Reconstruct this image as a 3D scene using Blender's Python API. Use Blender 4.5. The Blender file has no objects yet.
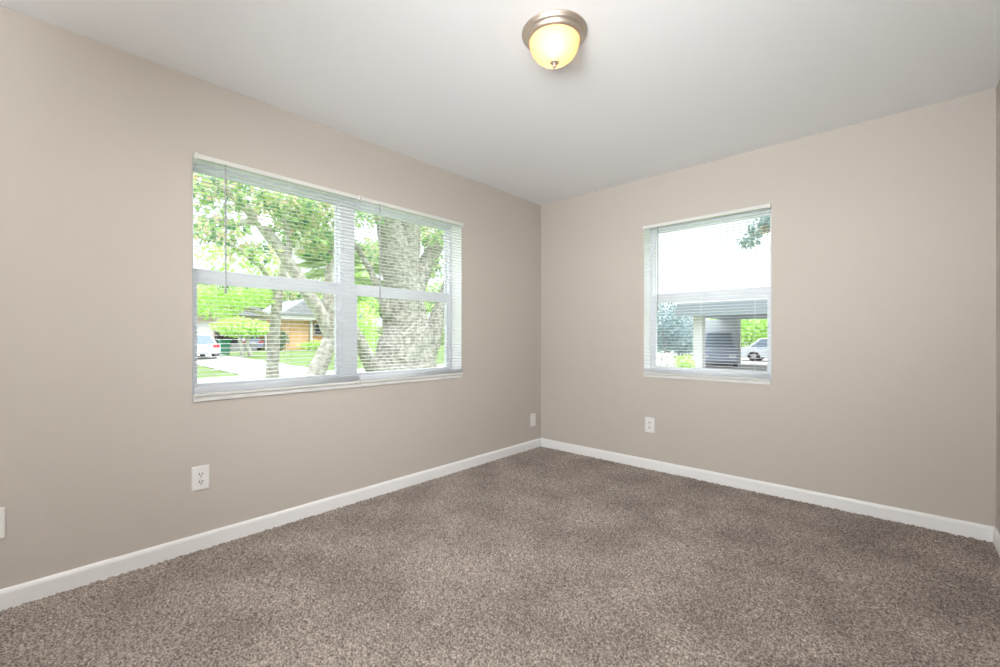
import bpy, bmesh, math, random
import numpy as np
from mathutils import Vector, Matrix

S = bpy.context.scene
COL = S.collection
PI = math.pi

# ------------------------------------------------------------------ camera, world, lights, exposure
FPX, YAW = 433.0, 0.743467
CX, CY, CZ = 2.6716, -3.5183, 1.0972
HORIZON = 337.64
cam_d = bpy.data.cameras.new('camera')
cam = bpy.data.objects.new('camera', cam_d)
COL.objects.link(cam)
cam_d.sensor_width = 36.0
cam_d.lens = 36.0 * FPX / 1000.0
cam_d.shift_y = (HORIZON - 333.5) / 1000.0
cam_d.clip_start, cam_d.clip_end = 0.02, 400
cam.location = (CX, CY, CZ)
cam.rotation_euler = (PI / 2, 0, YAW)
S.camera = cam

W = bpy.data.worlds.new('overcast_sky')
S.world = W
W.use_nodes = True
bg = W.node_tree.nodes['Background']
bg.inputs[0].default_value = (0.955, 0.975, 1.0, 1)
# overcast sky: the zenith is several times brighter than the horizon
_n = W.node_tree.nodes
_l = W.node_tree.links.new
_tc, _sx = _n.new('ShaderNodeTexCoord'), _n.new('ShaderNodeSeparateXYZ')
_l(_tc.outputs['Generated'], _sx.inputs[0])
_src = _sx.outputs['Z']
for _op, _v in (('MAXIMUM', 0.0), ('POWER', 2.0), ('MULTIPLY', 5.0), ('ADD', 1.28)):
    _m = _n.new('ShaderNodeMath')
    _m.operation = _op
    _m.inputs[1].default_value = _v
    _l(_src, _m.inputs[0])
    _src = _m.outputs[0]
_l(_src, bg.inputs[1])


def lamp(name, kind, loc, power, color, **kw):
    d = bpy.data.lights.new(name, kind)
    d.color = color
    d.energy = power
    for k, v in kw.items():
        setattr(d, k, v)
    o = bpy.data.objects.new(name, d)
    COL.objects.link(o)
    o.location = loc
    return o


sun = lamp('sun', 'SUN', (20, 8, 30), 2.2, (1, 0.96, 0.88), angle=math.radians(6))
sun.rotation_euler = Vector((-0.75, -0.22, -1.2)).to_track_quat('-Z', 'Y').to_euler()
# unseen fill spots added behind and beside the camera to brighten the room


def fill_spot(name, loc, aim, power, size, soft):
    o = lamp(name, 'SPOT', loc, power, (0.925, 0.970, 1.0), spot_size=math.radians(size), spot_blend=1.0, shadow_soft_size=soft)
    o.rotation_euler = (Vector(aim) - Vector(loc)).to_track_quat('-Z', 'Y').to_euler()
    return o


fill_spot('bounce_fill', (2.4, -4.1, 1.45), (1.9, -4.75, 2.15), 650, 130, 0.25)
fill_spot('front_fill', (2.4, -4.1, 1.45), (0.7, 0, 1.25), 168, 105, 0.4)
fill_spot('side_fill', (2.85, -3.5, 1.5), (0.0, -0.45, 1.5), 95, 100, 0.35)
fill_spot('ceiling_fill', (2.4, -4.1, 1.45), (2.1, -0.65, 2.44), 178, 64, 0.5)

S.view_settings.view_transform = 'Standard'
S.view_settings.look = 'None'
S.view_settings.exposure = 0.0
S.view_settings.gamma = 1.0
S.view_settings.use_curve_mapping = False

rng = random.Random(7)


def view_ray(px, py):
    F = Vector((-math.sin(YAW), math.cos(YAW), 0))
    R = Vector((math.cos(YAW), math.sin(YAW), 0))
    return F + R * ((px - 500) / FPX) + Vector((0, 0, 1)) * ((HORIZON - py) / FPX)


def onX(px, py, X):          # survey point on a plane parallel to the left wall
    d = view_ray(px, py)
    return Vector((CX, CY, CZ)) + d * ((X - CX) / d.x)


def onY(px, py, Y):          # survey point on a plane parallel to the far wall
    d = view_ray(px, py)
    return Vector((CX, CY, CZ)) + d * ((Y - CY) / d.y)


# ------------------------------------------------------------------ materials
def new_mat(name):
    m = bpy.data.materials.new(name)
    m.use_nodes = True
    nt = m.node_tree
    b = nt.nodes['Principled BSDF']
    return m, nt, b


def mat(name, c, rough=0.6, metal=0.0, spec=0.5, noise=None, bump=None):
    """noise=(scale, second colour, detail); bump=(scale, strength, distance)"""
    m, nt, b = new_mat(name)
    b.inputs['Base Color'].default_value = (*c, 1)
    b.inputs['Roughness'].default_value = rough
    b.inputs['Metallic'].default_value = metal
    b.inputs['Specular IOR Level'].default_value = spec
    tc = nt.nodes.new('ShaderNodeTexCoord')
    if noise:
        n = nt.nodes.new('ShaderNodeTexNoise')
        n.inputs['Scale'].default_value = noise[0]
        n.inputs['Detail'].default_value = noise[2] if len(noise) > 2 else 3
        r = nt.nodes.new('ShaderNodeValToRGB')
        r.color_ramp.elements[0].position = 0.38
        r.color_ramp.elements[1].position = 0.62
        r.color_ramp.elements[0].color = (*c, 1)
        r.color_ramp.elements[1].color = (*noise[1], 1)
        nt.links.new(tc.outputs['Object'], n.inputs['Vector'])
        nt.links.new(n.outputs['Fac'], r.inputs[0])
        nt.links.new(r.outputs[0], b.inputs['Base Color'])
    if bump:
        n2 = nt.nodes.new('ShaderNodeTexNoise')
        n2.inputs['Scale'].default_value = bump[0]
        n2.inputs['Detail'].default_value = 4
        bp = nt.nodes.new('ShaderNodeBump')
        bp.inputs['Strength'].default_value = bump[1]
        bp.inputs['Distance'].default_value = bump[2]
        nt.links.new(tc.outputs['Object'], n2.inputs['Vector'])
        nt.links.new(n2.outputs['Fac'], bp.inputs['Height'])
        nt.links.new(bp.outputs[0], b.inputs['Normal'])
    return m


def leaf_mat(name, cols, trans=0.35):
    m, nt, b = new_mat(name)
    g = nt.nodes.new('ShaderNodeNewGeometry')
    r = nt.nodes.new('ShaderNodeValToRGB')
    el = r.color_ramp.elements
    while len(el) < len(cols):
        el.new(0.5)
    for i, c in enumerate(cols):
        el[i].position = i / max(1, len(cols) - 1)
        el[i].color = (*c, 1)
    nt.links.new(g.outputs['Random Per Island'], r.inputs[0])
    nt.links.new(r.outputs[0], b.inputs['Base Color'])
    b.inputs['Roughness'].default_value = 0.55
    t = nt.nodes.new('ShaderNodeBsdfTranslucent')
    nt.links.new(r.outputs[0], t.inputs['Color'])
    mx = nt.nodes.new('ShaderNodeMixShader')
    mx.inputs[0].default_value = trans
    nt.links.new(b.outputs[0], mx.inputs[1])
    nt.links.new(t.outputs[0], mx.inputs[2])
    nt.links.new(mx.outputs[0], nt.nodes['Material Output'].inputs[0])
    return m


def glass_mat(name, tint=(0.97, 0.99, 1.0), refl=0.05):
    m, nt, b = new_mat(name)
    tr = nt.nodes.new('ShaderNodeBsdfTransparent')
    tr.inputs[0].default_value = (*tint, 1)
    gl = nt.nodes.new('ShaderNodeBsdfGlossy')
    gl.inputs['Roughness'].default_value = 0.02
    mx = nt.nodes.new('ShaderNodeMixShader')
    mx.inputs[0].default_value = refl
    nt.links.new(tr.outputs[0], mx.inputs[1])
    nt.links.new(gl.outputs[0], mx.inputs[2])
    nt.links.new(mx.outputs[0], nt.nodes['Material Output'].inputs[0])
    return m


M = {}
M['wall'] = mat('beige_wall_paint', (0.545, 0.498, 0.452), 0.75, spec=0.25, bump=(180, 0.05, 0.002))
M['ceiling'] = mat('white_ceiling_paint', (0.90, 0.91, 0.92), 0.85, spec=0.2, bump=(90, 0.06, 0.002))
M['trim'] = mat('white_trim_paint', (0.88, 0.88, 0.88), 0.4)
M['vinyl'] = mat('white_vinyl', (0.74, 0.76, 0.81), 0.45)
M['slat'] = mat('white_blind_slat', (0.86, 0.87, 0.89), 0.4)
M['rail'] = mat('white_enamelled_rail', (0.70, 0.70, 0.67), 0.4)
M['cord'] = mat('white_cord', (0.82, 0.82, 0.82), 0.8)
M['wand'] = mat('clear_grey_wand', (0.37, 0.38, 0.40), 0.25)
M['plate'] = mat('white_plate_plastic', (0.82, 0.81, 0.80), 0.35)
M['slot'] = mat('brown_slot', (0.16, 0.09, 0.06), 0.6)
M['screw'] = mat('steel_screw', (0.6, 0.58, 0.55), 0.35, 0.8)
M['nickel'] = mat('brushed_nickel', (0.56, 0.48, 0.41), 0.42, 0.92, bump=(60, 0.05, 0.001))
M['marble'] = mat('white_marble_sill', (0.80, 0.80, 0.78), 0.3, noise=(9, (0.72, 0.72, 0.70), 6))
M['glass'] = glass_mat('window_glass')


def carpet_mat():
    m, nt, b = new_mat('plush_carpet')
    tc = nt.nodes.new('ShaderNodeTexCoord')

    def nz(scale, detail):
        n = nt.nodes.new('ShaderNodeTexNoise')
        n.inputs['Scale'].default_value = scale
        n.inputs['Detail'].default_value = detail
        nt.links.new(tc.outputs['Object'], n.inputs['Vector'])
        return n
    fine, tuft, patch = nz(300, 2), nz(120, 3), nz(3.0, 4)

    def ramp(src, a, b_, c0, c1):
        r = nt.nodes.new('ShaderNodeValToRGB')
        r.color_ramp.elements[0].position, r.color_ramp.elements[1].position = a, b_
        r.color_ramp.elements[0].color, r.color_ramp.elements[1].color = (*c0, 1), (*c1, 1)
        nt.links.new(src.outputs['Fac'], r.inputs[0])
        return r
    r1 = ramp(tuft, 0.36, 0.64, (0.185, 0.148, 0.127), (0.620, 0.535, 0.480))
    r2 = ramp(fine, 0.35, 0.65, (0.48, 0.46, 0.44), (1.28, 1.28, 1.28))
    r3 = ramp(patch, 0.36, 0.64, (0.80, 0.79, 0.78), (1.12, 1.12, 1.12))

    def mul(a, c):
        x = nt.nodes.new('ShaderNodeMix')
        x.data_type, x.blend_type = 'RGBA', 'MULTIPLY'
        x.inputs[0].default_value = 1.0
        nt.links.new(a, x.inputs[6])
        nt.links.new(c, x.inputs[7])
        return x.outputs[2]
    c = mul(mul(r1.outputs[0], r2.outputs[0]), r3.outputs[0])
    nt.links.new(c, b.inputs['Base Color'])
    b.inputs['Roughness'].default_value = 0.95
    b.inputs['Specular IOR Level'].default_value = 0.1
    b.inputs['Sheen Weight'].default_value = 0.15
    bp = nt.nodes.new('ShaderNodeBump')
    bp.inputs['Strength'].default_value = 0.9
    bp.inputs['Distance'].default_value = 0.006
    nt.links.new(fine.outputs['Fac'], bp.inputs['Height'])
    nt.links.new(bp.outputs[0], b.inputs['Normal'])
    return m


M['carpet'] = carpet_mat()
K = 0.72     # daylight is strong, so outdoor albedos stay at realistic levels


def dim(c):
    return tuple(x * K for x in c)


def omat(name, c, rough=0.6, metal=0.0, spec=0.3, noise=None, bump=None):
    if noise:
        noise = (noise[0], dim(noise[1]), *noise[2:])
    return mat(name, dim(c), rough, metal, spec, noise, bump)


def oleaf(name, cols, trans=0.35):
    return leaf_mat(name, [tuple(min(0.9, x * 1.15) for x in c) for c in cols], trans)


# outdoors
M['grass'] = omat('lawn_grass', (0.18, 0.29, 0.085), 0.9, spec=0.1, noise=(0.9, (0.25, 0.36, 0.14), 8))
M['concrete'] = omat('pale_concrete', (0.74, 0.73, 0.70), 0.9, spec=0.1, noise=(0.7, (0.66, 0.65, 0.62), 6))
M['bark'] = omat('grey_bark', (0.46, 0.42, 0.38), 0.9, noise=(7, (0.82, 0.78, 0.72), 6), bump=(14, 0.6, 0.03))
M['pale_bark'] = omat('pale_lichen_bark', (0.56, 0.51, 0.46), 0.9, noise=(9, (1.0, 0.96, 0.9), 6), bump=(16, 0.6, 0.03))
M['ivy_bark'] = omat('mottled_bark', (0.27, 0.27, 0.22), 0.9, noise=(13, (0.68, 0.65, 0.58), 8), bump=(20, 0.8, 0.04))
M['leaf_bright'] = oleaf('bright_leaves', [(0.38, 0.62, 0.12), (0.50, 0.72, 0.20), (0.62, 0.80, 0.34)], 0.4)
M['leaf_mid'] = oleaf('mixed_leaves', [(0.07, 0.19, 0.11), (0.20, 0.40, 0.16), (0.34, 0.56, 0.16), (0.56, 0.70, 0.34), (0.76, 0.58, 0.44), (0.44, 0.66, 0.24)], 0.4)
M['leaf_dark'] = oleaf('dark_leaves', [(0.06, 0.15, 0.08), (0.12, 0.24, 0.12), (0.20, 0.34, 0.18)], 0.3)
M['leaf_shaded'] = oleaf('shade_tinted_leaves', [(0.16, 0.25, 0.27), (0.26, 0.37, 0.38), (0.36, 0.47, 0.47)], 0.25)  # the blue-grey of backlit, shaded foliage is put into the leaf colour
M['frond'] = oleaf('palm_frond', [(0.26, 0.40, 0.16), (0.42, 0.55, 0.26), (0.55, 0.64, 0.40)], 0.4)
M['flower'] = oleaf('white_blossom', [(0.85, 0.84, 0.82), (0.92, 0.92, 0.90), (0.6, 0.75, 0.5)], 0.3)
M['orange_brick'] = omat('orange_brick', (0.95, 0.56, 0.26), 0.85, noise=(2.5, (1.0, 0.68, 0.38), 5))
M['stucco_pink'] = omat('pinkish_stucco', (0.80, 0.66, 0.56), 0.9)
M['stucco_grey'] = omat('grey_stucco', (0.34, 0.36, 0.36), 0.9)
M['stucco_shaded'] = omat('shade_tinted_stucco', (0.42, 0.47, 0.55), 0.9)  # colour carries the backlit shade on the carport roof and fascia
M['stucco_pale'] = omat('pale_blue_stucco', (0.74, 0.78, 0.84), 0.9)
M['shingle'] = omat('grey_shingle', (0.38, 0.40, 0.46), 0.9, noise=(6, (0.48, 0.50, 0.55), 4))
M['white_ext'] = omat('white_exterior_paint', (0.85, 0.85, 0.85), 0.6)
M['dark_glass'] = omat('dark_window_glass', (0.09, 0.11, 0.14), 0.15)
M['car_white'] = omat('white_car_paint', (0.80, 0.84, 0.90), 0.25)
M['car_dark'] = omat('dark_blue_car_paint', (0.36, 0.42, 0.55), 0.3)
M['car_glass'] = omat('car_window_glass', (0.20, 0.28, 0.36), 0.1)
M['tyre'] = omat('tyre_rubber', (0.04, 0.04, 0.045), 0.8)
M['hub'] = omat('alloy_hub', (0.6, 0.6, 0.62), 0.35, 0.7)
M['red'] = omat('red_tail_light', (0.70, 0.05, 0.06), 0.3)
M['bin'] = omat('green_bin_plastic', (0.06, 0.42, 0.26), 0.5)


def glow_glass():
    m, nt, b = new_mat('frosted_glass_shade')
    d = nt.nodes.new('ShaderNodeBsdfDiffuse')
    d.inputs[0].default_value = (0.80, 0.62, 0.44, 1)
    t = nt.nodes.new('ShaderNodeBsdfTranslucent')
    t.inputs[0].default_value = (0.95, 0.64, 0.37, 1)
    mx = nt.nodes.new('ShaderNodeMixShader')
    mx.inputs[0].default_value = 0.62
    nt.links.new(d.outputs[0], mx.inputs[1])
    nt.links.new(t.outputs[0], mx.inputs[2])
    nt.links.new(mx.outputs[0], nt.nodes['Material Output'].inputs[0])
    return m


def bulb_mat():
    m, nt, b = new_mat('glowing_bulb')
    e = nt.nodes.new('ShaderNodeEmission')
    e.inputs[0].default_value = (1.0, 0.74, 0.47, 1)
    e.inputs[1].default_value = 21.0
    nt.links.new(e.outputs[0], nt.nodes['Material Output'].inputs[0])
    return m


M['shade'] = glow_glass()
M['bulb'] = bulb_mat()


# ------------------------------------------------------------------ mesh helpers
def link(name, me, m=None, parent=None, smooth=False):
    o = bpy.data.objects.new(name, me)
    COL.objects.link(o)
    for x in (m if isinstance(m, (list, tuple)) else [m]):
        if x:
            me.materials.append(x)
    if smooth:
        me.polygons.foreach_set('use_smooth', [True] * len(me.polygons))
    if parent is not None:
        o.parent = parent
    return o


class MB:
    def __init__(s):
        s.v, s.f, s.mi = [], [], []

    def add(s, vs, fs, mi=0):
        n = len(s.v)
        s.v += [tuple(v) for v in vs]
        s.f += [tuple(i + n for i in f) for f in fs]
        s.mi += [mi] * len(fs)
        return s

    def box(s, a, b, mi=0):
        (x0, y0, z0), (x1, y1, z1) = a, b
        x0, x1 = min(x0, x1), max(x0, x1)
        y0, y1 = min(y0, y1), max(y0, y1)
        z0, z1 = min(z0, z1), max(z0, z1)
        return s.add([(x0, y0, z0), (x1, y0, z0), (x1, y1, z0), (x0, y1, z0), (x0, y0, z1), (x1, y0, z1), (x1, y1, z1), (x0, y1, z1)],
                     [(0, 3, 2, 1), (4, 5, 6, 7), (0, 1, 5, 4), (1, 2, 6, 5), (2, 3, 7, 6), (3, 0, 4, 7)], mi)

    def prism(s, poly, d0, d1, axes='xz', along='y', mi=0):
        """polygon in a plane swept along the third axis"""
        ix = {'x': 0, 'y': 1, 'z': 2}
        n = len(poly)
        vs = []
        for d in (d0, d1):
            for p in poly:
                c = [0, 0, 0]
                c[ix[axes[0]]], c[ix[axes[1]]], c[ix[along]] = p[0], p[1], d
                vs.append(tuple(c))
        fs = [tuple(range(n))[::-1], tuple(range(n, 2 * n))]
        fs += [(i, (i + 1) % n, n + (i + 1) % n, n + i) for i in range(n)]
        return s.add(vs, fs, mi)

    def tube(s, pts, rads, seg=10, wob=0.0, mi=0, cap=True):
        pts = [Vector(p) for p in pts]
        n = len(pts)
        vs, fs = [], []
        prev = None
        for i, p in enumerate(pts):
            t = (pts[min(i + 1, n - 1)] - pts[max(i - 1, 0)]).normalized()
            if prev is None:
                u = t.cross(Vector((0.31, 0.9, 0.2)))
                if u.length < 1e-3:
                    u = t.cross(Vector((1, 0, 0)))
            else:
                u = prev - t * prev.dot(t)
            u.normalize()
            prev = u
            w = t.cross(u)
            for k in range(seg):
                a = 2 * PI * k / seg
                r = rads[i] * (1 + wob * (rng.random() - 0.5) * 2)
                vs.append(p + u * (math.cos(a) * r) + w * (math.sin(a) * r))
        for i in range(n - 1):
            for k in range(seg):
                k2 = (k + 1) % seg
                fs.append((i * seg + k, i * seg + k2, (i + 1) * seg + k2, (i + 1) * seg + k))
        if cap:
            fs.append(tuple(range(seg))[::-1])
            fs.append(tuple((n - 1) * seg + k for k in range(seg)))
        return s.add(vs, fs, mi)

    def lathe(s, prof, c=(0, 0, 0), seg=48, axis='z', mi=0):
        vs, fs = [], []
        for (r, z) in prof:
            for k in range(seg):
                a = 2 * PI * k / seg
                x, y = r * math.cos(a), r * math.sin(a)
                if axis == 'z':
                    vs.append((c[0] + x, c[1] + y, c[2] + z))
                elif axis == 'y':
                    vs.append((c[0] + x, c[1] + z, c[2] + y))
                else:
                    vs.append((c[0] + z, c[1] + x, c[2] + y))
        for i in range(len(prof) - 1):
            for k in range(seg):
                k2 = (k + 1) % seg
                fs.append((i * seg + k, i * seg + k2, (i + 1) * seg + k2, (i + 1) * seg + k))
        return s.add(vs, fs, mi)

    def build(s, name, m, parent=None, smooth=False, bevel=0.0, seg=2):
        me = bpy.data.meshes.new(name)
        me.from_pydata(s.v, [], s.f)
        me.update()
        if any(s.mi):
            me.polygons.foreach_set('material_index', s.mi)
        bm = bmesh.new()
        bm.from_mesh(me)
        if bevel:
            bm.edges.ensure_lookup_table()
            es = [e for e in bm.edges if len(e.link_faces) == 2 and e.calc_face_angle(0) > 0.5]
            bmesh.ops.bevel(bm, geom=es, offset=bevel, segments=seg, affect='EDGES', profile=0.6)
        bmesh.ops.recalc_face_normals(bm, faces=bm.faces)
        bm.to_mesh(me)
        bm.free()
        return link(name, me, m, parent, smooth)


def tag(o, label, cat, group=None, kind=None):
    o['label'] = label
    o['category'] = cat
    if group:
        o['group'] = group
    if kind:
        o['kind'] = kind
    return o


def thing(name, label, cat, loc=(0, 0, 0), rz=0.0, group=None, kind=None):
    o = bpy.data.objects.new(name, None)
    o.empty_display_size = 0.1
    COL.objects.link(o)
    o.location = loc
    o.rotation_euler = (0, 0, rz)
    return tag(o, label, cat, group, kind)


def copy_tree(o, parent=None):
    c = o.copy()
    COL.objects.link(c)
    c.parent = parent
    for ch in list(o.children):
        copy_tree(ch, c)
    return c


def label_all(o, label, loc=None, rz=None):
    o['label'] = label
    if loc is not None:
        o.location = loc
    if rz is not None:
        o.rotation_euler = (0, 0, rz)
    return o


# ------------------------------------------------------------------ room shell
RX, RY, H, TH = 3.060, -4.75, 2.44, 0.20
LW = (-2.949, -1.086, 0.766, 2.046)     # left window opening: y0 y1 z0 z1
RW = (1.090, 2.018, 0.766, 2.036)       # far window opening: x0 x1 z0 z1


def holed_wall(name, plane, u0, u1, z0, z1, d0, d1, hole, label, bead=0.0):
    """solid wall slab with a real opening; plane 'x' = slab normal to x"""
    mb = MB()
    us = sorted({u0, u1} | ({hole[0], hole[1]} if hole else set()))
    zs = sorted({z0, z1} | ({hole[2], hole[3]} if hole else set()))

    def P(u, d, z):
        return (d, u, z) if plane == 'x' else (u, d, z)

    def inhole(a, b):
        return hole and hole[0] - 1e-6 < a < hole[1] + 1e-6 and hole[2] - 1e-6 < b < hole[3] + 1e-6
    for i in range(len(us) - 1):
        for j in range(len(zs) - 1):
            if inhole((us[i] + us[i + 1]) / 2, (zs[j] + zs[j + 1]) / 2):
                continue
            for d in (d0, d1):
                mb.add([P(us[i], d, zs[j]), P(us[i + 1], d, zs[j]), P(us[i + 1], d, zs[j + 1]), P(us[i], d, zs[j + 1])], [(0, 1, 2, 3)], 0)

    def ring(a, b, c, e, mi):
        pts = [(a, c), (b, c), (b, e), (a, e)]
        for k in range(4):
            p, q = pts[k], pts[(k + 1) % 4]
            mb.add([P(p[0], d0, p[1]), P(q[0], d0, q[1]), P(q[0], d1, q[1]), P(p[0], d1, p[1])], [(0, 1, 2, 3)], mi)
    ring(u0, u1, z0, z1, 0)
    if hole:
        ring(hole[0], hole[1], hole[2], hole[3], 1)
    me = bpy.data.meshes.new(name)
    me.from_pydata(mb.v, [], mb.f)
    me.polygons.foreach_set('material_index', mb.mi)
    bm = bmesh.new()
    bm.from_mesh(me)
    bmesh.ops.remove_doubles(bm, verts=bm.verts, dist=1e-5)
    bmesh.ops.recalc_face_normals(bm, faces=bm.faces)
    bm.to_mesh(me)
    bm.free()
    return tag(link(name, me, [M['wall'], M['trim']]), label, 'wall', kind='structure')


holed_wall('wall_left', 'x', RY - TH, TH, -0.2, H, -TH, 0.0, LW, 'beige painted wall holding the wide double window')
holed_wall('wall_far', 'y', 0.0, RX + TH, -0.2, H, 0.0, TH, RW, 'beige painted wall holding the narrow single window')
holed_wall('wall_right', 'x', RY, 0.0, -0.2, H, RX, RX + TH, None, 'beige painted wall beside the camera at right edge')
holed_wall('wall_back', 'y', 0.0, RX + TH, -0.2, H, RY - TH, RY, None, 'beige painted wall behind the camera')
tag(MB().box((-TH, RY - TH, H), (RX + TH, TH, H + 0.25)).build('ceiling', M['ceiling']), 'flat white painted ceiling', 'ceiling', kind='structure')
tag(MB().box((-TH, RY - TH, -0.22), (RX + TH, TH, -0.012)).build('floor', M['concrete']), 'floor slab under the carpet', 'floor', kind='structure')

# baseboards, mitred in the corners
BH, BT = 0.0795, 0.014
prof = [(0, -0.012), (BT, -0.012), (BT, BH - 0.016), (BT - 0.003, BH - 0.006), (BT - 0.008, BH), (0, BH)]


def baseboard(name, label, p0, p1, inn, cut0, cut1):
    """runs p0->p1 along the wall foot; inn = direction into the room"""
    p0, p1, inn = Vector((*p0, 0)), Vector((*p1, 0)), Vector((*inn, 0))
    t = (p1 - p0).normalized()
    vs = []
    for p, c, sg in ((p0, cut0, 1), (p1, cut1, -1)):
        for (d, z) in prof:
            vs.append(p + inn * d + t * (sg * d * c) + Vector((0, 0, z)))
    n = len(prof)
    fs = [tuple(range(n)), tuple(range(n, 2 * n))] + [(i, (i + 1) % n, n + (i + 1) % n, n + i) for i in range(n)]
    return tag(MB().add(vs, fs).build(name, M['trim']), label, 'baseboard', kind='structure')


baseboard('baseboard_left', 'white baseboard under the wide window wall', (0, RY), (0, 0), (1, 0), 1, 1)
baseboard('baseboard_far', 'white baseboard under the single window wall', (0, 0), (RX, 0), (0, -1), 1, 1)
baseboard('baseboard_right', 'white baseboard of the wall at the right edge', (RX, 0), (RX, RY), (-1, 0), 1, 1)
baseboard('baseboard_back', 'white baseboard behind the camera', (RX, RY), (0, RY), (0, 1), 1, 1)


def carpet():
    step = 0.0075
    xs = np.arange(0.004, RX - 0.003, step)
    ys = np.arange(-4.1, -0.004, step)
    r = np.random.default_rng(3)
    nx, ny = len(xs), len(ys)
    X, Y = np.meshgrid(xs, ys)
    X = X + r.uniform(-.0028, .0028, X.shape)
    Y = Y + r.uniform(-.0028, .0028, X.shape)
    Z = r.uniform(-0.009, 0.003, X.shape)
    co = np.stack([X, Y, Z], -1).reshape(-1, 3)
    idx = np.arange(nx * ny).reshape(ny, nx)
    q = np.stack([idx[:-1, :-1], idx[:-1, 1:], idx[1:, 1:], idx[1:, :-1]], -1).reshape(-1, 4)
    me = bpy.data.meshes.new('carpet')
    me.vertices.add(len(co))
    me.vertices.foreach_set('co', co.ravel())
    me.loops.add(q.size)
    me.loops.foreach_set('vertex_index', q.ravel())
    me.polygons.add(len(q))
    me.polygons.foreach_set('loop_start', np.arange(len(q)) * 4)
    me.polygons.foreach_set('loop_total', np.full(len(q), 4))
    me.update()
    me.validate()
    return link('carpet', me, M['carpet'], None, True)


tag(carpet(), 'speckled beige brown plush carpet covering the whole floor', 'carpet', kind='stuff')


# ------------------------------------------------------------------ windows
def window(name, label, units, z0, z1, to_world):
    """units: list of (u0,u1); to_world(u, d, z): d is depth behind the wall face"""
    root = thing(name, label, 'window', kind='structure')
    fw, rail = 0.026, 0.0775
    D0, D1 = 0.122, 0.190
    zb, zt = z0 + 0.024, z1

    def bx(mb, u0, u1, d0, d1, a, b):
        mb.box(to_world(u0, d0, a), to_world(u1, d1, b))
    for (u0, u1) in units:
        fr = MB()
        bx(fr, u0, u0 + fw, D0, D1, zb, zt)
        bx(fr, u1 - fw, u1, D0, D1, zb, zt)
        bx(fr, u0 + fw, u1 - fw, D0, D1, zb, zb + 0.038)
        bx(fr, u0 + fw, u1 - fw, D0, D1, zt - 0.028, zt)
        f = fr.build('window_frame', M['vinyl'], root, bevel=0.004)
        # lower sash: closer to the room; upper sash: further out
        ym = 1.392
        lo = MB()
        a, b = u0 + fw - 0.002, u1 - fw + 0.002
        bx(lo, a, a + 0.026, D0 + 0.008, D0 + 0.034, zb + 0.034, ym + rail)
        bx(lo, b - 0.026, b, D0 + 0.008, D0 + 0.034, zb + 0.034, ym + rail)
        bx(lo, a + 0.026, b - 0.026, D0 + 0.008, D0 + 0.034, zb + 0.034, zb + 0.060)
        bx(lo, a + 0.026, b - 0.026, D0 + 0.008, D0 + 0.034, ym, ym + rail)
        ls = lo.build('lower_sash', M['vinyl'], root, bevel=0.003)
        lock = MB()
        uc = (u0 + u1) / 2
        bx(lock, uc - 0.03, uc + 0.03, D0 - 0.004, D0 + 0.009, ym + rail - 0.02, ym + rail - 0.006)
        lock.build('sash_lock', M['vinyl'], ls, bevel=0.003)
        up = MB()
        bx(up, a, a + 0.014, D0 + 0.038, D1 - 0.006, ym + 0.012, zt - 0.026)
        bx(up, b - 0.014, b, D0 + 0.038, D1 - 0.006, ym + 0.012, zt - 0.026)
        bx(up, a + 0.014, b - 0.014, D0 + 0.038, D1 - 0.006, zt - 0.040, zt - 0.026)
        bx(up, a + 0.014, b - 0.014, D0 + 0.038, D1 - 0.006, ym + 0.012, ym + 0.05)
        us = up.build('upper_sash', M['vinyl'], root, bevel=0.003)
        p = MB()
        bx(p, a + 0.02, b - 0.02, D0 + 0.018, D0 + 0.022, zb + 0.06, ym + 0.01)
        p.build('pane', M['glass'], ls)
        p = MB()
        bx(p, a + 0.012, b - 0.012, D0 + 0.050, D0 + 0.054, ym + 0.045, zt - 0.036)
        p.build('pane', M['glass'], us)
    U0, U1 = units[0][0], units[-1][1]
    if len(units) == 2:
        mu = MB()
        bx(mu, units[0][1] - 0.001, units[1][0] + 0.001, D0 - 0.004, D1, zb, zt)
        mu.build('mullion', M['vinyl'], root, bevel=0.003)
    s = MB()
    bx(s, U0 + 0.001, U1 - 0.001, -0.012, D1, z0 + 0.0005, zb)
    s.build('window_sill', M['marble'], root, bevel=0.003)
    return root


left_tw = lambda u, d, z: (-d, u, z)
far_tw = lambda u, d, z: (u, d, z)
MID = -2.033
window('window_1', 'wide white double window with two single hung units', [(LW[0], MID - 0.028), (MID + 0.028, LW[1])], LW[2], LW[3], left_tw)
window('window_2', 'narrow white single hung window on the far wall', [(RW[0], RW[1])], RW[2], RW[3], far_tw)


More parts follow.
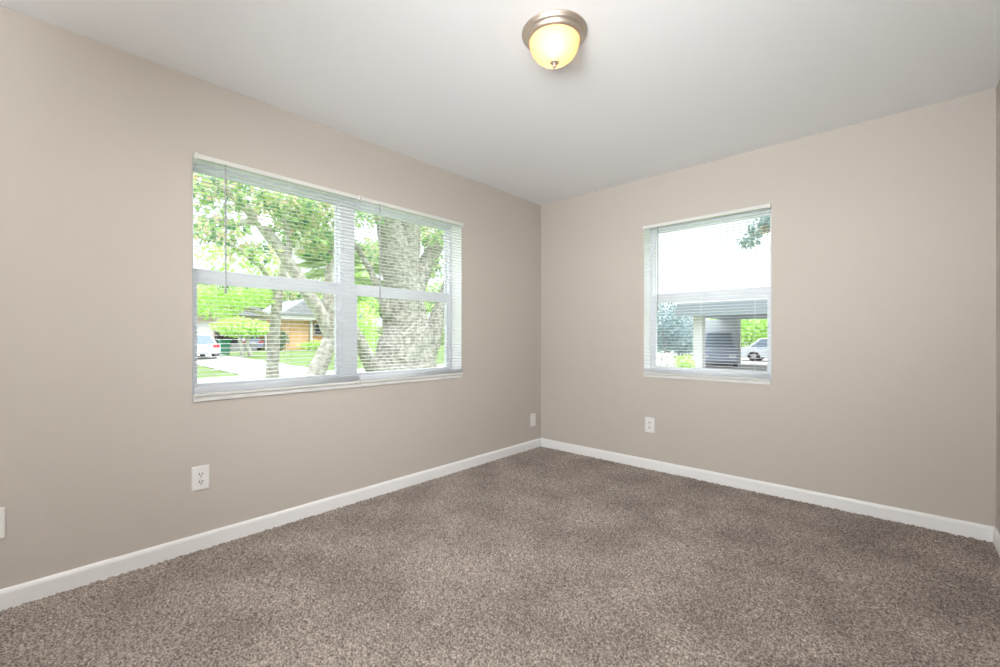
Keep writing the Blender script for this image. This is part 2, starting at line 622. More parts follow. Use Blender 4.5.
# ------------------------------------------------------------------ mini blinds
def make_blind(width, top, bottom, label, wand_len, wand_u=0.145):
    """local frame: +x runs along the wall, -y points into the room, z up from world zero"""
    r = thing('mini_blind', label, 'blind', group='white mini blinds in the windows')
    w0, w1 = 0.004, width - 0.004
    # headrail: channel with rolled lips
    hp = [(-0.026, top - 0.028), (0.004, top - 0.028), (0.004, top - 0.002), (-0.020, top - 0.002), (-0.020, top - 0.010), (-0.0235, top - 0.012), (-0.0235, top - 0.020), (-0.026, top - 0.022)]
    MB().prism(hp, w0, w1, 'yz', 'x').build('headrail', M['rail'], r, bevel=0.0015)
    for a in (w0 - 0.002, w1 - 0.012):
        MB().box((a, -0.028, top - 0.031), (a + 0.014, 0.006, top - 0.0005)).build('bracket', M['rail'], r, bevel=0.0015)
    # slats: shallow arcs
    pitch = 0.0228
    sl = MB()
    hw, camber, th = 0.0125, 0.0018, 0.0005

    def slat(z, tilt):
        top_, bot_ = [], []
        for k in range(5):
            q = -1 + k / 2
            y = q * hw
            zz = camber * (1 - q * q) + tilt * q
            top_.append((y, zz + th))
            bot_.append((y, zz))
        poly = [(-0.011 + p[0], z + p[1]) for p in top_ + bot_[::-1]]
        sl.prism(poly, w0 + 0.002, w1 - 0.002, 'yz', 'x')
    zb = bottom + 0.022
    z = zb
    for k in range(6):               # slats gathered on the bottom rail
        slat(z, 0.0)
        z += 0.0055
    z = zb + 0.046
    while z < top - 0.040:
        slat(z, 0.0009)
        z += pitch
    sl.build('slats', M['slat'], r, smooth=True)
    bp = [(-0.024, bottom + 0.004), (-0.020, bottom + 0.001), (-0.002, bottom + 0.001), (0.002, bottom + 0.004), (0.002, bottom + 0.012), (-0.004, bottom + 0.017), (-0.018, bottom + 0.017), (-0.024, bottom + 0.012)]
    br = MB().prism(bp, w0 + 0.001, w1 - 0.001, 'yz', 'x').build('bottom_rail', M['rail'], r)
    for a in (w0 - 0.001, w1 - 0.006):
        MB().box((a, -0.026, bottom + 0.0005), (a + 0.007, 0.004, bottom + 0.018)).build('end_cap', M['rail'], br, bevel=0.002)
    for u in (wand_u * 0.72, width / 2, width - wand_u * 0.72):
        c = MB()
        for y in (-0.0245, 0.0025):
            c.tube([(u, y, bottom + 0.012), (u, y, top - 0.027)], [0.0006] * 2, 6)
        c.build('ladder_cord', M['cord'], r)
    yw = -0.040
    wd = MB().tube([(wand_u, yw, top - 0.062), (wand_u, yw - 0.002, top - 0.062 - wand_len)], [0.0042, 0.0042], 6).build('wand', M['wand'], r)
    MB().tube([(wand_u, -0.028, top - 0.030), (wand_u, yw - 0.004, top - 0.032), (wand_u, yw, top - 0.064)], [0.0025] * 3, 8).build('hook', M['wand'], wd, smooth=True)
    MB().tube([(wand_u, yw - 0.002, top - 0.060 - wand_len), (wand_u, yw - 0.002, top - 0.085 - wand_len)], [0.0058, 0.0062], 8).build('wand_tip', M['wand'], wd)
    return r


wL = (LW[1] - LW[0]) / 2
b1 = make_blind(wL - 0.001, LW[3], LW[2] + 0.0245, 'white mini blind on the left half of the wide double window', 0.63, 0.137)
b1.location = (0, LW[0] + 0.0005, 0)
b1.rotation_euler = (0, 0, PI / 2)
b2 = copy_tree(b1)
label_all(b2, 'white mini blind on the right half of the wide double window, beside big trunk', (0, LW[0] + wL + 0.0005, 0))
b3 = make_blind(RW[1] - RW[0], RW[3], RW[2] + 0.0245, 'white mini blind in the narrow window on the far wall', 0.63, 0.137)
b3.location = (RW[0], 0, 0)
# both frames: the local +y goes out of the room
b3.scale = (1, 1, 1)


# ------------------------------------------------------------------ outlets and plates
def rounded(w, h, r, n=5):
    p = []
    for (cx, cz, a0) in ((w - r, h - r, 0), (-w + r, h - r, 90), (-w + r, -h + r, 180), (w - r, -h + r, 270)):
        for k in range(n + 1):
            a = math.radians(a0 + 90 * k / n)
            p.append((cx + r * math.cos(a), cz + r * math.sin(a)))
    return p


def make_plate(parent):
    mb = MB()
    w, h = 0.0395, 0.0625
    o, i = rounded(w, h, 0.004), rounded(w - 0.005, h - 0.005, 0.003)
    n = len(o)
    vs = [(x, 0, z) for x, z in o] + [(x, -0.004, z) for x, z in o] + [(x, -0.0065, z) for x, z in i]
    fs = [(k, (k + 1) % n, n + (k + 1) % n, n + k) for k in range(n)] + [(n + k, n + (k + 1) % n, 2 * n + (k + 1) % n, 2 * n + k) for k in range(n)]
    fs.append(tuple(2 * n + k for k in range(n)))
    fs.append(tuple(range(n))[::-1])
    return mb.add(vs, fs).build('cover_plate', M['plate'], parent)


def make_outlet(label, loc, rz):
    r = thing('wall_outlet', label, 'outlet', loc, rz, 'duplex wall outlets')
    make_plate(r)
    for z in (0.0195, -0.0195):
        f = MB()
        pts = []
        for k in range(24):
            a = 2 * PI * k / 24
            pts.append((0.0165 * math.cos(a), z + max(-0.0135, min(0.0135, 0.0170 * math.sin(a)))))
        f.prism(pts, -0.0062, -0.0085, 'xz', 'y')
        q = f.build('receptacle', M['plate'], r, bevel=0.0006)
        for (x, hh) in ((-0.0068, 0.0058), (0.0068, 0.0050)):
            MB().box((x - 0.0020, -0.0090, z + 0.0030 - hh), (x + 0.0020, -0.0080, z + 0.0030 + hh)).build('slot', M['slot'], q)
        g = MB().lathe([(0.0034, 0), (0.0034, -0.0008), (0.0, -0.0008)], (0, -0.0083, z - 0.0085), 12, 'y')
        g.build('ground_hole', M['slot'], q)
    MB().lathe([(0.003, 0.0), (0.003, -0.001), (0.0018, -0.0017), (0, -0.0018)], (0, -0.0064, 0), 14, 'y').build('screw', M['screw'], r, smooth=True)
    return r


def make_blank(label, loc, rz):
    r = thing('wall_plate', label, 'wall plate', loc, rz, 'plain white wall plates')
    make_plate(r)
    for z in (0.042, -0.042):
        MB().lathe([(0.003, 0.0), (0.003, -0.001), (0.0018, -0.0016), (0, -0.0017)], (0, -0.0064, z), 14, 'y').build('screw', M['plate'], r, smooth=True)
    return r


# plates face local -y; turning by +90 degrees makes them face +x
make_outlet('white duplex outlet with brown slots low on the wall under the wide window', (0.0005, -2.9145, 0.368), PI / 2)
make_outlet('white duplex outlet low on the far wall below the narrow window', (1.142, -0.0005, 0.367), 0)
make_blank('plain white wall plate low on the window wall, next to the room corner', (0.0005, -0.132, 0.281), PI / 2)
make_blank('plain white wall plate cut off by the left edge of the view', (0.0005, -3.6225, 0.348), PI / 2)


# ------------------------------------------------------------------ ceiling light
LX, LY = 1.556, -1.951
cl = thing('ceiling_light', 'round flush ceiling light with brushed nickel pan and glowing frosted glass bowl', 'ceiling light', (LX, LY, H))
MB().lathe([(0, 0), (0.141, 0), (0.1435, -0.003), (0.142, -0.008), (0.136, -0.011), (0.135, -0.017), (0.131, -0.021), (0.125, -0.023), (0.123, -0.032), (0.118, -0.039), (0.115, -0.040), (0.113, -0.042), (0.111, -0.041), (0.110, -0.030), (0, -0.028)],
            seg=64).build('pan', M['nickel'], cl, smooth=True)
gp = []
for k in range(17):
    a = (PI / 2) * k / 16
    gp.append((0.109 * math.cos(a) ** 0.86 if k < 16 else 0.006, -0.040 - 0.092 * math.sin(a)))
MB().lathe(gp, seg=64).build('glass_bowl', M['shade'], cl, smooth=True)
MB().lathe([(0.0, -0.126), (0.017, -0.126), (0.020, -0.130), (0.018, -0.134), (0.010, -0.136), (0.007, -0.139), (0.0095, -0.143), (0.0095, -0.148), (0.005, -0.154), (0.0, -0.157)],
            seg=28).build('finial', M['nickel'], cl, smooth=True)
for sx in (-1, 1):
    bl = MB().lathe([(0.0001, 0.030), (0.012, 0.028), (0.020, 0.018), (0.024, 0.004), (0.022, -0.012), (0.014, -0.021), (0.0001, -0.025)], (sx * 0.030, -sx * 0.042, -0.082), 20)
    bl.build('bulb', M['bulb'], cl, smooth=True)
    MB().lathe([(0.014, 0), (0.014, 0.022)], (sx * 0.030, -sx * 0.042, -0.056), 16).build('socket', M['nickel'], cl)


lamp('ceiling_light_glow', 'SPOT', (LX, LY, H - 0.18), 20, (1.0, 0.88, 0.76), spot_size=math.radians(178), spot_blend=0.25, shadow_soft_size=0.06)


# ------------------------------------------------------------------ outdoors: ground
def gz(x):
    if x > -16.3:
        return -0.40
    return -0.40 + min(1.0, (-16.3 - x) / 21.7) * 0.42


def ground():
    mb = MB()
    xs = [40, 6, -0.2, -6, -11, -16.3, -20, -24, -28, -32, -38, -46, -70]
    ys = [-60, -20, 0.2, 6, 12, 20, 30, 45, 90]
    for x in xs:
        for y in ys:
            mb.v.append((x, y, gz(x) - 0.02))
    n = len(ys)
    for i in range(len(xs) - 1):
        for j in range(n - 1):
            mb.f.append((i * n + j, i * n + j + 1, (i + 1) * n + j + 1, (i + 1) * n + j))
            mb.mi.append(0)
    return mb.build('lawn', M['grass'], None, smooth=True)


tag(ground(), 'bright green lawn around the houses', 'lawn', kind='structure')
tag(MB().box((-16.3, -60, -0.6), (-11.0, 90, -0.392)).build('street', M['concrete']), 'pale concrete street beyond the near trees', 'street', kind='structure')
dv = MB()
dx = [-16.3, -20, -24, -28, -32, -37.4]
for x in dx:
    for (y, z) in ((2.2, gz(x) + 0.01), (5.6, gz(x) + 0.01)):
        dv.v.append((x, y, z))
for i in range(len(dx) - 1):
    dv.f.append((2 * i, 2 * i + 1, 2 * i + 3, 2 * i + 2))
    dv.mi.append(0)
tag(dv.build('driveway', M['concrete']), 'pale driveway leading to the white garage door', 'driveway', kind='structure')
tag(MB().box((-9.5, 15.5, -0.6), (3.5, 33, -0.385)).build('pavement', M['concrete']), 'pale paved drive at the carport', 'driveway', kind='structure')


# ------------------------------------------------------------------ outdoors: plants
def leaves(mb, c, rad, n, size, shell=0.0, droop=0.3):
    c = Vector(c)
    for _ in range(n):
        while True:
            p = Vector((rng.uniform(-1, 1), rng.uniform(-1, 1), rng.uniform(-1, 1)))
            if shell <= p.length <= 1:
                break
        p = c + Vector((p.x * rad[0], p.y * rad[1], p.z * rad[2]))
        d = Vector((rng.uniform(-1, 1), rng.uniform(-1, 1), rng.uniform(-1, 0.5) - droop)).normalized()
        s = d.cross(Vector((rng.uniform(-1, 1), rng.uniform(-1, 1), rng.uniform(-1, 1))))
        if s.length < 1e-3:
            continue
        s.normalize()
        nn = d.cross(s)
        L = size * rng.uniform(0.7, 1.3)
        w = L * 0.27
        vs = [p, p + d * L * 0.45 + s * w + nn * w * 0.3, p + d * L, p + d * L * 0.45 - s * w + nn * w * 0.3]
        mb.add(vs, [(0, 1, 2), (0, 2, 3)])


def tree(name, label, trunk, crown, bark, leafm, leaf=0.2, group=None, seg=10, wob=0.06):
    """trunk: list of (points, radii); crown: list of (centre, radii, count)"""
    base = Vector(trunk[0][0][0])
    r = thing(name, label, 'tree', base, 0, group)
    t = MB()
    for pts, rads in trunk:
        P = [Vector(p) - base for p in pts]
        # refine for a less straight outline
        Q, RR = [], []
        for i in range(len(P) - 1):
            for k in range(4):
                q = k / 4
                Q.append(P[i].lerp(P[i + 1], q) + (Vector((rng.uniform(-1, 1), rng.uniform(-1, 1), 0)) * rads[i] * 0.06 if k else Vector()))
                RR.append(rads[i] * (1 - q) + rads[i + 1] * q)
        Q.append(P[-1])
        RR.append(rads[-1])
        t.tube(Q, RR, seg, wob)
    t.build('trunk', bark, r, smooth=True)
    if crown:
        m = MB()
        for c, rad, n in crown:
            leaves(m, Vector(c) - base, rad, n, leaf)
        m.build('foliage', leafm, r)
    return r


def ground_pt(p):
    return Vector((p.x, p.y, gz(p.x) - 0.06))


X1 = -10.6
b = ground_pt(onX(272, 380, X1))
tree('shade_tree', 'slim grey trunk tree with low bright green branches beyond the left half of the window',
     [([b, onX(273, 360, X1), onX(275, 325, X1), onX(277, 300, X1), onX(283, 270, X1), onX(290, 235, X1 + .2), onX(296, 205, X1 + .4)], [.20, .17, .15, .14, .11, .09, .06]),
      ([onX(275, 318, X1), onX(255, 311, X1 - .3), onX(228, 307, X1 - .5), onX(205, 303, X1 - .6)], [.085, .06, .045, .025]),
      ([onX(278, 295, X1), onX(262, 268, X1 + .2), onX(240, 250, X1 + .3), onX(215, 235, X1 + .4)], [.09, .07, .05, .03])],
     [(onX(215, 305, X1 - .4), (0.9, 0.75, .36), 520), (onX(248, 297, X1 - .3), (.8, .75, .28), 420), (onX(200, 292, X1), (.6, .7, .25), 240), (onX(268, 287, X1 - .6), (.7, .45, .25), 160),
      (onX(225, 255, X1), (.7, .7, .5), 170), (onX(262, 262, X1), (.7, .5, .4), 130)],
     M['bark'], M['leaf_bright'], 0.15)

X2 = -8.2
b = ground_pt(onX(311, 384, X2))
tree('leaning_tree', 'leaning pale mottled trunk forking beside the window mullion',
     [([b, onX(316, 374, X2), onX(325, 353, X2), onX(332, 337, X2), onX(322, 316, X2), onX(306, 290, X2), onX(282, 252, X2), onX(258, 220, X2), onX(236, 198, X2), onX(210, 178, X2)], [.26, .23, .20, .19, .17, .16, .14, .12, .10, .06]),
      ([onX(331, 338, X2), onX(334, 318, X2), onX(330, 298, X2), onX(330, 270, X2), onX(335, 235, X2)], [.19, .20, .19, .12, .07]),
      ([onX(258, 220, X2), onX(238, 224, X2), onX(215, 218, X2), onX(198, 222, X2)], [.08, .06, .05, .03]),
      ([onX(288, 262, X2), onX(290, 235, X2), onX(280, 205, X2), onX(284, 180, X2)], [.08, .06, .05, .03])],
     [(onX(212, 190, X2), (.9, .75, .40), 260), (onX(235, 178, X2), (.9, .8, .35), 260), (onX(268, 208, X2), (.9, .75, .45), 330), (onX(214, 228, X2), (.9, .6, .3), 200),
      (onX(290, 205, X2), (.9, .8, .4), 420), (onX(320, 215, X2), (.9, .85, .5), 560), (onX(310, 240, X2), (.9, .6, .4), 260), (onX(250, 250, X2), (.9, .5, .25), 110), (onX(330, 245, X2), (.8, .5, .4), 200), (onX(303, 230, X2 - .4), (.7, .7, .5), 260)],
     M['pale_bark'], M['leaf_mid'], 0.17, wob=0.1)

X3 = -5.6
b = ground_pt(onX(405, 385, X3))
tree('large_oak_tree', 'huge mottled grey trunk with spreading limbs outside the right half of the wide window',
     [([b, onX(404, 378, X3), onX(404, 350, X3), onX(406, 320, X3), onX(404, 296, X3), onX(398, 270, X3), onX(392, 240, X3), onX(384, 205, X3), onX(378, 170, X3)], [.86, .76, .62, .50, .44, .36, .30, .25, .2]),
      ([onX(404, 300, X3), onX(406, 270, X3), onX(409, 240, X3), onX(412, 205, X3), onX(416, 170, X3)], [.36, .30, .25, .21, .17]),
      ([onX(408, 305, X3), onX(420, 275, X3), onX(432, 254, X3), onX(447, 228, X3), onX(465, 190, X3)], [.32, .22, .18, .16, .12]),
      ([onX(392, 318, X3), onX(381, 293, X3), onX(369, 268, X3), onX(356, 246, X3), onX(343, 228, X3)], [.20, .08, .065, .055, .04]),
      ([onX(418, 378, X3), onX(428, 350, X3), onX(437, 320, X3), onX(446, 292, X3), onX(458, 260, X3)], [.34, .24, .19, .16, .12]),
      ([onX(392, 376, X3), onX(372, 366, X3), onX(362, 345, X3), onX(354, 330, X3), onX(340, 318, X3)], [.30, .17, .13, .11, .07])],
     [(onX(363, 215, X3), (.5, .42, .22), 150), (onX(428, 235, X3), (.7, .42, .32), 320), (onX(435, 265, X3), (.5, .35, .3), 180), (onX(372, 250, X3 - 1), (.5, .4, .3), 170), (onX(400, 205, X3 + .4), (.7, .7, .2), 140)],
     M['ivy_bark'], M['leaf_mid'], 0.12, seg=16, wob=0.07)


# fan palm behind the mullion
def palm(name, label, base, top, n=30):
    base, top = Vector(base), Vector(top)
    r = thing(name, label, 'palm', base)
    P = [base.lerp(top, k / 8) - base for k in range(9)]
    MB().tube(P, [.17 - .006 * k + .012 * (k % 2) for k in range(9)], 12, 0.06).build('trunk', M['bark'], r, smooth=True)
    m = MB()
    for k in range(n):
        a = 2 * PI * k / n + rng.uniform(-.15, .15)
        el = rng.uniform(-0.8, 0.9)
        d = Vector((math.cos(a) * math.cos(el), math.sin(a) * math.cos(el), math.sin(el)))
        stem_end = (top - base) + d * 0.75
        m.tube([top - base, stem_end], [.015, .01], 5)
        side = d.cross(Vector((0, 0, 1))).normalized()
        up = side.cross(d)
        for j in range(15):
            q = math.radians(-80 + 160 * j / 14)
            e = (d * math.cos(q) + side * math.sin(q)).normalized()
            L = 0.95 * (0.75 + 0.25 * math.cos(q))
            s = e.cross(up).normalized() * 0.007
            p0, p1, p2 = stem_end, stem_end + e * L * 0.55 + up * 0.03, stem_end + e * L - Vector((0, 0, 0.16 * L))
            m.add([p0, p1 + s, p2, p1 - s], [(0, 1, 2), (0, 2, 3)])
    m.build('fronds', M['frond'], r)
    return r


pb = onX(347, 300, -10.5)
palm('fan_palm', 'spiky fan palm fronds showing beside the window mullion', (pb.x, pb.y, gz(-10.5) - .05), onX(347, 268, -10.5))

# small bright tree by the carport
X4 = -29.5
b = ground_pt(onX(243, 352, X4))
tree('small_yard_tree', 'small bright green tree with pale twin trunks in front of the carport',
     [([b, onX(241, 345, X4), onX(239, 338, X4), onX(234, 330, X4)], [.16, .13, .11, .05]), ([b + Vector((0, .5, 0)), onX(247, 345, X4), onX(249, 336, X4), onX(254, 328, X4)], [.16, .13, .10, .05])],
     [(onX(243, 328, X4), (1.3, 1.8, .55), 900), (onX(235, 324, X4), (1.2, 1.3, .55), 500), (onX(255, 327, X4), (1.1, 1.1, .5), 420)],
     M['pale_bark'], M['leaf_bright'], 0.26)

b = ground_pt(onX(364, 362, -20.5))
tree('slender_yard_tree', 'slender green tree on the far lawn, seen left of the huge trunk',
     [([b, b + Vector((0, .05, 1.2)), b + Vector((0, 0, 2.6))], [.12, .09, .05])],
     [(b + Vector((0, 0, 2.6)), (.9, .85, 1.1), 420), (b + Vector((0, .1, 1.5)), (.8, .75, .9), 300)],
     M['pale_bark'], M['leaf_bright'], 0.24)

# tree line behind the houses
kinds = [M['leaf_bright'], M['leaf_mid'], M['leaf_dark']]
words = ['bright green', 'mixed green', 'dark green']
line = [(186, 292, 0, 2.6), (214, 282, 1, 3.2), (246, 290, 0, 2.8), (276, 280, 1, 3.0), (300, 296, 2, 2.4), (324, 288, 1, 3.0), (352, 270, 0, 3.4), (384, 285, 1, 3.0), (416, 280, 0, 3.4), (446, 285, 1, 3.2)]
spots = ['at the left end of the row', 'above the garage roof', 'above the small yard tree', 'above the carport end', 'over the orange house roof', 'beside the orange house roof', 'seen behind the fan palm', 'behind the left limb of the huge trunk', 'behind the huge trunk', 'at the right end of the row']
for i, (px, py, k, rr) in enumerate(line):
    X = -49 - (i % 3) * 7
    c = onX(px, py + 14, X)
    base = Vector((c.x, c.y, gz(X) - .05))
    tree('background_tree', words[k] + ' tree behind the houses, ' + spots[i],
         [([base, base.lerp(c, .5), c], [.35, .28, .15]), ([base.lerp(c, .55), c + Vector((0, 1.2, 1))], [.2, .08]), ([base.lerp(c, .6), c + Vector((0, -1.3, .8))], [.2, .08])],
         [(c, (rr * .8, rr, rr), 900), (c + Vector((.5, rr * .6, -rr * .4)), (rr * .6, rr * .7, rr * .6), 450), (c + Vector((.5, -rr * .6, -rr * .3)), (rr * .6, rr * .7, rr * .6), 450), (base + Vector((.3, 0, 1.6)), (rr * .7, rr * .9, 1.6), 700)],
         M['bark'], kinds[k], 0.55, 'trees behind the houses across the street')


def bush(name, label, c, rad, n, size, m, cat='bush', group=None):
    c = Vector(c)
    r = thing(name, label, cat, c, 0, group)
    t = MB()
    for k in range(6):
        a = 2 * PI * k / 6 + .3
        t.tube([(0, 0, 0), (math.cos(a) * rad[0] * .3, math.sin(a) * rad[1] * .3, rad[2] * .7), (math.cos(a) * rad[0] * .6, math.sin(a) * rad[1] * .6, rad[2] * 1.4)], [.03, .022, .01], 6)
    t.build('stems', M['bark'], r)
    f = MB()
    leaves(f, (0, 0, rad[2] * 1.02), rad, n, size, 0.0, 0.1)
    f.build('foliage', m, r)
    return r


p = onX(322, 349, -36)
bush('hedge', 'low green hedge in front of the orange house', (-36, p.y, gz(-36)), (.6, 2.4, .42), 900, .22, M['leaf_bright'], 'hedge')
p = onX(285, 345, -36.6)
bush('shrub', 'dark shrub at the corner of the orange house', (-36.6, p.y - .4, gz(-36.6)), (.6, .7, .9), 500, .22, M['leaf_dark'])


# ------------------------------------------------------------------ outdoors: houses across the street
def part(name, m, parent, *boxes, bevel=0.0):
    mb = MB()
    for a, b_ in boxes:
        mb.box(a, b_)
    return mb.build(name, m, parent, bevel=bevel)


HX = -38.0
g0 = gz(HX) - 0.1
ya, yb = onX(279, 340, HX).y, onX(362, 340, HX).y
yp = onX(310, 340, HX).y
ha = thing('brick_house', 'orange brick house with white posts under a grey shingle roof', 'house', (HX, ya, g0))


def la(p):
    return (p[0] - HX, p[1] - ya, p[2] - g0)


part('wall', M['orange_brick'], ha, (la((HX - 6, ya, g0)), la((HX, yp - .1, 2.95))), (la((HX - 6, yp - .1, g0)), la((HX - .9, yb, 2.95))))
part('planter', M['orange_brick'], ha, (la((HX - .6, yp + .3, g0)), la((HX - .2, yb - .5, 1.0))))
part('fascia', M['white_ext'], ha, (la((HX - .05, ya - .7, 2.75)), la((HX + .75, yb + .6, 3.15))))
for yy in (yp, yp + 3.6, yb - .2):
    part('post', M['white_ext'], ha, (la((HX + .1, yy - .09, g0)), la((HX + .3, yy + .12, 2.75))))
wy0, wy1 = onX(315, 330, HX - .9).y, onX(322, 330, HX - .9).y
wf = part('window_frame', M['white_ext'], ha, (la((HX - .92, wy0 - .14, 1.35)), la((HX - .86, wy1 + .14, 2.5))))
part('pane', M['dark_glass'], wf, (la((HX - .87, wy0, 1.46)), la((HX - .83, wy1, 2.4))))
MB().prism([(la((0, ya - .3, 0))[1], 3.15 - g0), (la((0, yb + .8, 0))[1], 3.15 - g0), (la((0, yb - 2.2, 0))[1], 4.7 - g0), (la((0, ya + 2.2, 0))[1], 4.7 - g0)], -7, .9, 'yz', 'x').build('roof', M['shingle'], ha)
part('brick_apron', M['orange_brick'], ha, (la((HX, ya + .1, g0)), la((HX + .25, yp - .3, .35))))

yg0, yg1 = onX(180, 340, HX).y, onX(213, 340, HX).y
yc1 = onX(267, 340, HX).y
hb = thing('garage_house', 'pinkish house with a white garage door and an open carport', 'house', (HX, yg0, g0))


def lb(p):
    return (p[0] - HX, p[1] - yg0, p[2] - g0)


part('wall', M['stucco_pink'], hb, (lb((HX - 6, yg0, g0)), lb((HX, yg1 + .1, 2.95))))
gd = part('garage_door', M['white_ext'], hb, (lb((HX - .02, yg0 + .6, g0)), lb((HX + .06, yg1 - .05, 2.25))))
part('carport_wall', M['stucco_grey'], hb, (lb((HX - 6, yg1 + .1, g0)), lb((HX - 4.5, yc1, 2.6))))
part('carport_beam', M['stucco_pink'], hb, (lb((HX - 4.5, yg1 + .1, 2.35)), lb((HX, yc1, 2.95))))
for yy in (yg1 + 2.2, yc1 - .1):
    part('post', M['white_ext'], hb, (lb((HX - .3, yy, g0)), lb((HX - .15, yy + .15, 2.35))))
part('low_wall', M['stucco_grey'], hb, (lb((HX + .4, yg1 + .9, g0)), lb((HX + .6, yc1 - 1.0, .62))))
MB().prism([(lb((0, yg0 - .8, 0))[1], 2.95 - g0), (lb((0, yc1 + .1, 0))[1], 2.95 - g0), (lb((0, yc1 - 1.6, 0))[1], 4.1 - g0), (lb((0, yg0 + 1.6, 0))[1], 4.1 - g0)], -7, .7, 'yz', 'x').build('roof', M['shingle'], hb)


# ------------------------------------------------------------------ outdoors: cars
def make_car(name, label, paint, loc, rz, suv=False, group=None):
    """length along local x (front at +x)"""
    r = thing(name, label, 'car', loc, rz, group)
    hgt = 1.78 if suv else 1.45
    bl = 0.98 if suv else 0.86
    body = [(-2.15, .28), (-2.2, .55), (-2.12, bl), (-.2, bl + .04), (.95, bl), (1.9, bl - .16), (2.15, bl - .35), (2.2, .4), (2.1, .26)]
    # wheel arches are cut as notches in the profile
    low = []
    for cx in (1.35, -1.35):
        for k in range(9):
            a = PI * k / 8
            low.append((cx + .37 * math.cos(a), .26 + .33 * math.sin(a)))
    MB().prism(body + low, -.84, .84, 'xz', 'y').build('body', paint, r, bevel=0.03)
    rear = -2.05 if suv else -1.75
    b0 = [(rear, bl - .02), (1.0, bl - .02)]
    t0 = [(rear + .25 + (0 if suv else .45), hgt), (.15, hgt)]
    vs = []
    for y0, y1 in ((-.80, -.62), (.80, .62)):
        vs += [(b0[0][0], y0, b0[0][1]), (b0[1][0], y0, b0[1][1]), (t0[1][0], y1, t0[1][1]), (t0[0][0], y1, t0[0][1])]
    MB().add(vs, [(0, 1, 2, 3), (7, 6, 5, 4), (0, 4, 5, 1), (1, 5, 6, 2), (2, 6, 7, 3), (3, 7, 4, 0)]).build('cabin', paint, r, bevel=0.05)
    # window glass laid just proud of the cabin skin

    def quad(q, off):
        q = [Vector(v) for v in q]
        c = sum(q, Vector()) / 4
        q = [c + (v - c) * .84 for v in q]
        o = Vector(off)
        m = MB()
        m.add([v + o for v in q] + [v - o for v in q], [(0, 1, 2, 3), (7, 6, 5, 4), (0, 4, 5, 1), (1, 5, 6, 2), (2, 6, 7, 3), (3, 7, 4, 0)])
        return m
    quad(vs[0:4], (0, -.012, .002)).build('side_window', M['car_glass'], r)
    quad(vs[4:8], (0, .012, .002)).build('side_window', M['car_glass'], r)
    quad([vs[0], vs[4], vs[7], vs[3]], (-.012, 0, .005)).build('rear_window', M['car_glass'], r)
    quad([vs[1], vs[5], vs[6], vs[2]], (.012, 0, .005)).build('windscreen', M['car_glass'], r)
    for cx in (1.35, -1.35):
        for s in (-1, 1):
            w = MB().lathe([(.16, -.1), (.3, -.1), (.325, -.06), (.325, .06), (.3, .1), (.16, .1)], (cx, s * .74, .325), 24, 'y').build('wheel', M['tyre'], r, smooth=True)
            MB().lathe([(0.001, .09 * s), (.14, .09 * s), (.17, .06 * s), (.17, 0)], (cx, s * .74, .325), 18, 'y').build('hub_cap', M['hub'], w)
    for s in (-1, 1):
        part('tail_light', M['red'], r, ((-2.23, s * .62 - .16, .66), (-2.1, s * .62 + .16, .84)), bevel=.02)
        part('headlight', M['white_ext'], r, ((2.04, s * .6 - .16, .5), (2.2, s * .6 + .16, .62)), bevel=.02)
    part('bumper', paint, r, ((-2.27, -.8, .32), (-2.1, .8, .52)), bevel=.03)
    part('number_plate', M['white_ext'], r, ((-2.215, -.22, .62), (-2.19, .22, .76)))
    return r


yr = onX(221, 350, -27).y
make_car('white_car', 'white car on the driveway in front of the garage door', M['car_white'], (-29, yr - .85, gz(-29) + .01), PI)
make_car('blue_car', 'slate blue car parked under the carport across the street', M['car_dark'], (-40.2, yc1 - 1.1, g0 + .02), PI)
# the white car shows its tail to the street
bpy.data.objects['white_car'].rotation_euler = (0, 0, PI)
bpy.data.objects['white_car'].location.x = -29.2

bx0 = onX(224.5, 350, -31)
bn = thing('wheelie_bin', 'green wheeled bin standing beside the white car', 'bin', (-31, bx0.y, gz(-31)))
vs = []
for z, w in ((.08, .24), (1.0, .31)):
    vs += [(-w, -w, z), (w, -w, z), (w, w, z), (-w, w, z)]
MB().add(vs, [(0, 3, 2, 1), (4, 5, 6, 7), (0, 1, 5, 4), (1, 2, 6, 5), (2, 3, 7, 6), (3, 0, 4, 7)]).build('body', M['bin'], bn, bevel=.02)
part('lid', M['bin'], bn, ((-.35, -.34, 1.0), (.35, .34, 1.07)), bevel=.02)
for s in (-1, 1):
    MB().lathe([(0.001, -.03), (.1, -.03), (.1, .03), (0.001, .03)], (-.24, s * .27, .1), 16, 'y').build('wheel', M['tyre'], bn)
part('handle', M['bin'], bn, ((-.42, -.2, .96), (-.35, .2, 1.0)), bevel=.008)

# ------------------------------------------------------------------ outdoors: seen through the far window
GZ = -0.385
YC = 17.3
xa = onY(693, 330, YC).x
xb = onY(700, 330, YC).x
cp = thing('carport', 'shade-tinted blue grey carport with a white column and flat fascia beyond the narrow window', 'carport', (xa, YC, GZ))
L = lambda p: (p[0] - xa, p[1] - YC, p[2] - GZ)
ztop = onY(705, 303, YC).z
zbot = onY(705, 315, YC).z
part('column', M['white_ext'], cp, (L((xa, YC, GZ)), L((xb + .1, YC + .45, zbot))), bevel=.02)
part('roof', M['stucco_shaded'], cp, (L((xa - .6, YC - .4, zbot + .02)), L((4.5, YC + 7, ztop))))
part('fascia', M['stucco_shaded'], cp, (L((xa - .65, YC - .46, zbot - .05)), L((4.5, YC - .40, ztop - .22))))
part('rear_wall', M['stucco_pale'], cp, (L((onY(697, 330, YC + 6.3).x, YC + 6.3, GZ)), L((onY(738, 330, YC + 6.3).x, YC + 6.6, zbot + .02))))
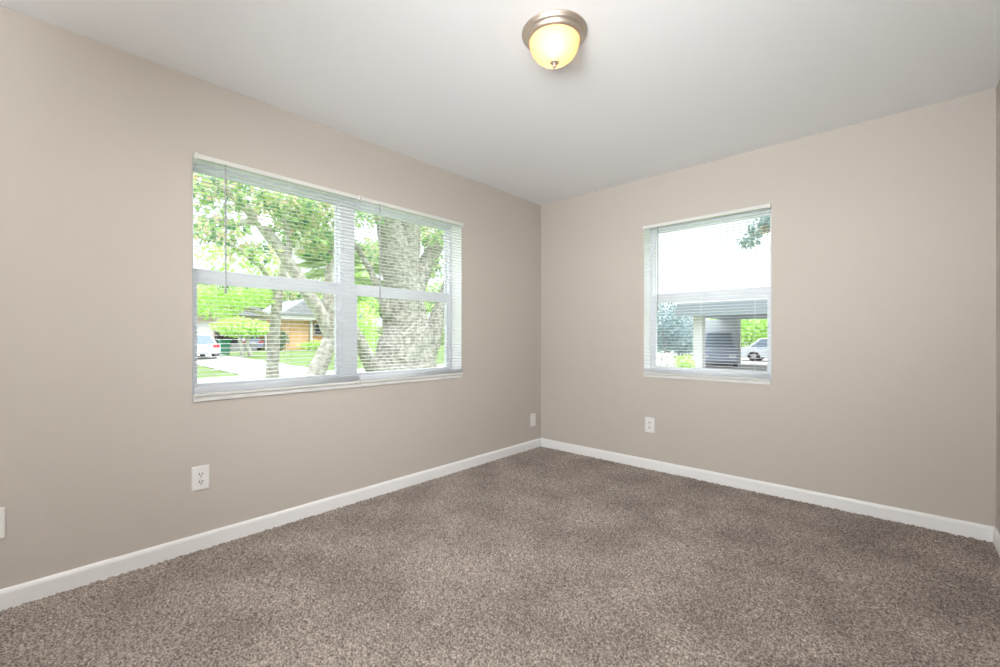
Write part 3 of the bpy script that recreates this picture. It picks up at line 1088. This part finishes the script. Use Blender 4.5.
part('post', M['white_ext'], cp, (L((onY(737, 330, YC + 5).x, YC + 5, GZ)), L((onY(740, 330, YC + 5).x, YC + 5.2, zbot))))
xd = onY(722, 340, 20.5).x
make_car('parked_suv', 'slate blue tall car parked under the shade-tinted carport', M['car_dark'], (xd - .4, 21.4, GZ), -PI / 2 + .27, True)
make_car('pale_car', 'white car parked beyond the carport, right of its post', M['car_white'], (onY(742, 345, 28).x + 2.2, 28, GZ), 0)
for (px, py, YY, rr, nm, lab) in ((664, 327, 24, (1.6, 1.2, 1.7), 'round_tree', 'shade-tinted blue green rounded tree left of the white column'), (684, 333, 29.5, (1.6, 1.3, 1.45), 'round_tree', 'shade-tinted blue green lower tree touching the white column')):
    c = onY(px, py, YY)
    base = Vector((c.x, YY, GZ))
    tree(nm, lab, [([base, base.lerp(c, .6), c], [.2, .16, .08])], [(c, rr, 1300), (c - Vector((0, 0, .7)), (rr[0] * .8, rr[1] * .8, .9), 600)], M['bark'], M['leaf_shaded'], .24)
for (px, YY, w, lab) in ((752, 36, 3.6, 'bright green tree behind the pale car'), (775, 44, 3.0, 'bright green tree partly behind the window edge')):
    c = onY(px, 322, YY)
    base = Vector((c.x, YY, GZ))
    tree('far_tree', lab, [([base, c], [.3, .15])], [(c, (w, 2, 1.7), 1800), (c - Vector((0, 0, 1.1)), (w * .9, 2, 1.2), 900)], M['bark'], M['leaf_bright'], .4)
p = onY(664, 368, 11.5)
bush('flowering_bush', 'white blossoming bush at the lower left corner of the narrow window', (p.x, 11.5, -.42), (.45, .45, .52), 700, .10, M['flower'])
p = onY(684, 368, 14)
bush('pale_shrub', 'pale green shrub beside the white column', (p.x, 14, -.42), (.40, .45, .42), 500, .12, M['leaf_bright'])

# tree right of the far window whose branch hangs into view
YT = 6.0
tb = onY(815, 300, YT)
tree('overhanging_tree', 'backlit-tinted blue grey leafy branch hanging into the top right of the narrow window',
     [([(tb.x, YT, -.45), (tb.x + .05, YT, 1.2), (tb.x, YT + .1, 2.6), (tb.x - .1, YT, 4.2)], [.2, .17, .14, .08]),
      ([(tb.x, YT, 2.9), onY(785, 222, YT), onY(765, 226, YT), onY(748, 238, YT), onY(741, 248, YT)], [.07, .045, .03, .018, .008])],
     [(onY(758, 229, YT), (.22, .25, .15), 75), (onY(748, 241, YT), (.16, .2, .12), 40), (onY(766, 222, YT), (.2, .2, .16), 60), (onY(790, 215, YT), (.6, .5, .5), 300), (onY(815, 190, YT), (1.2, 1.1, .9), 900)],
     M['bark'], M['leaf_shaded'], .11)
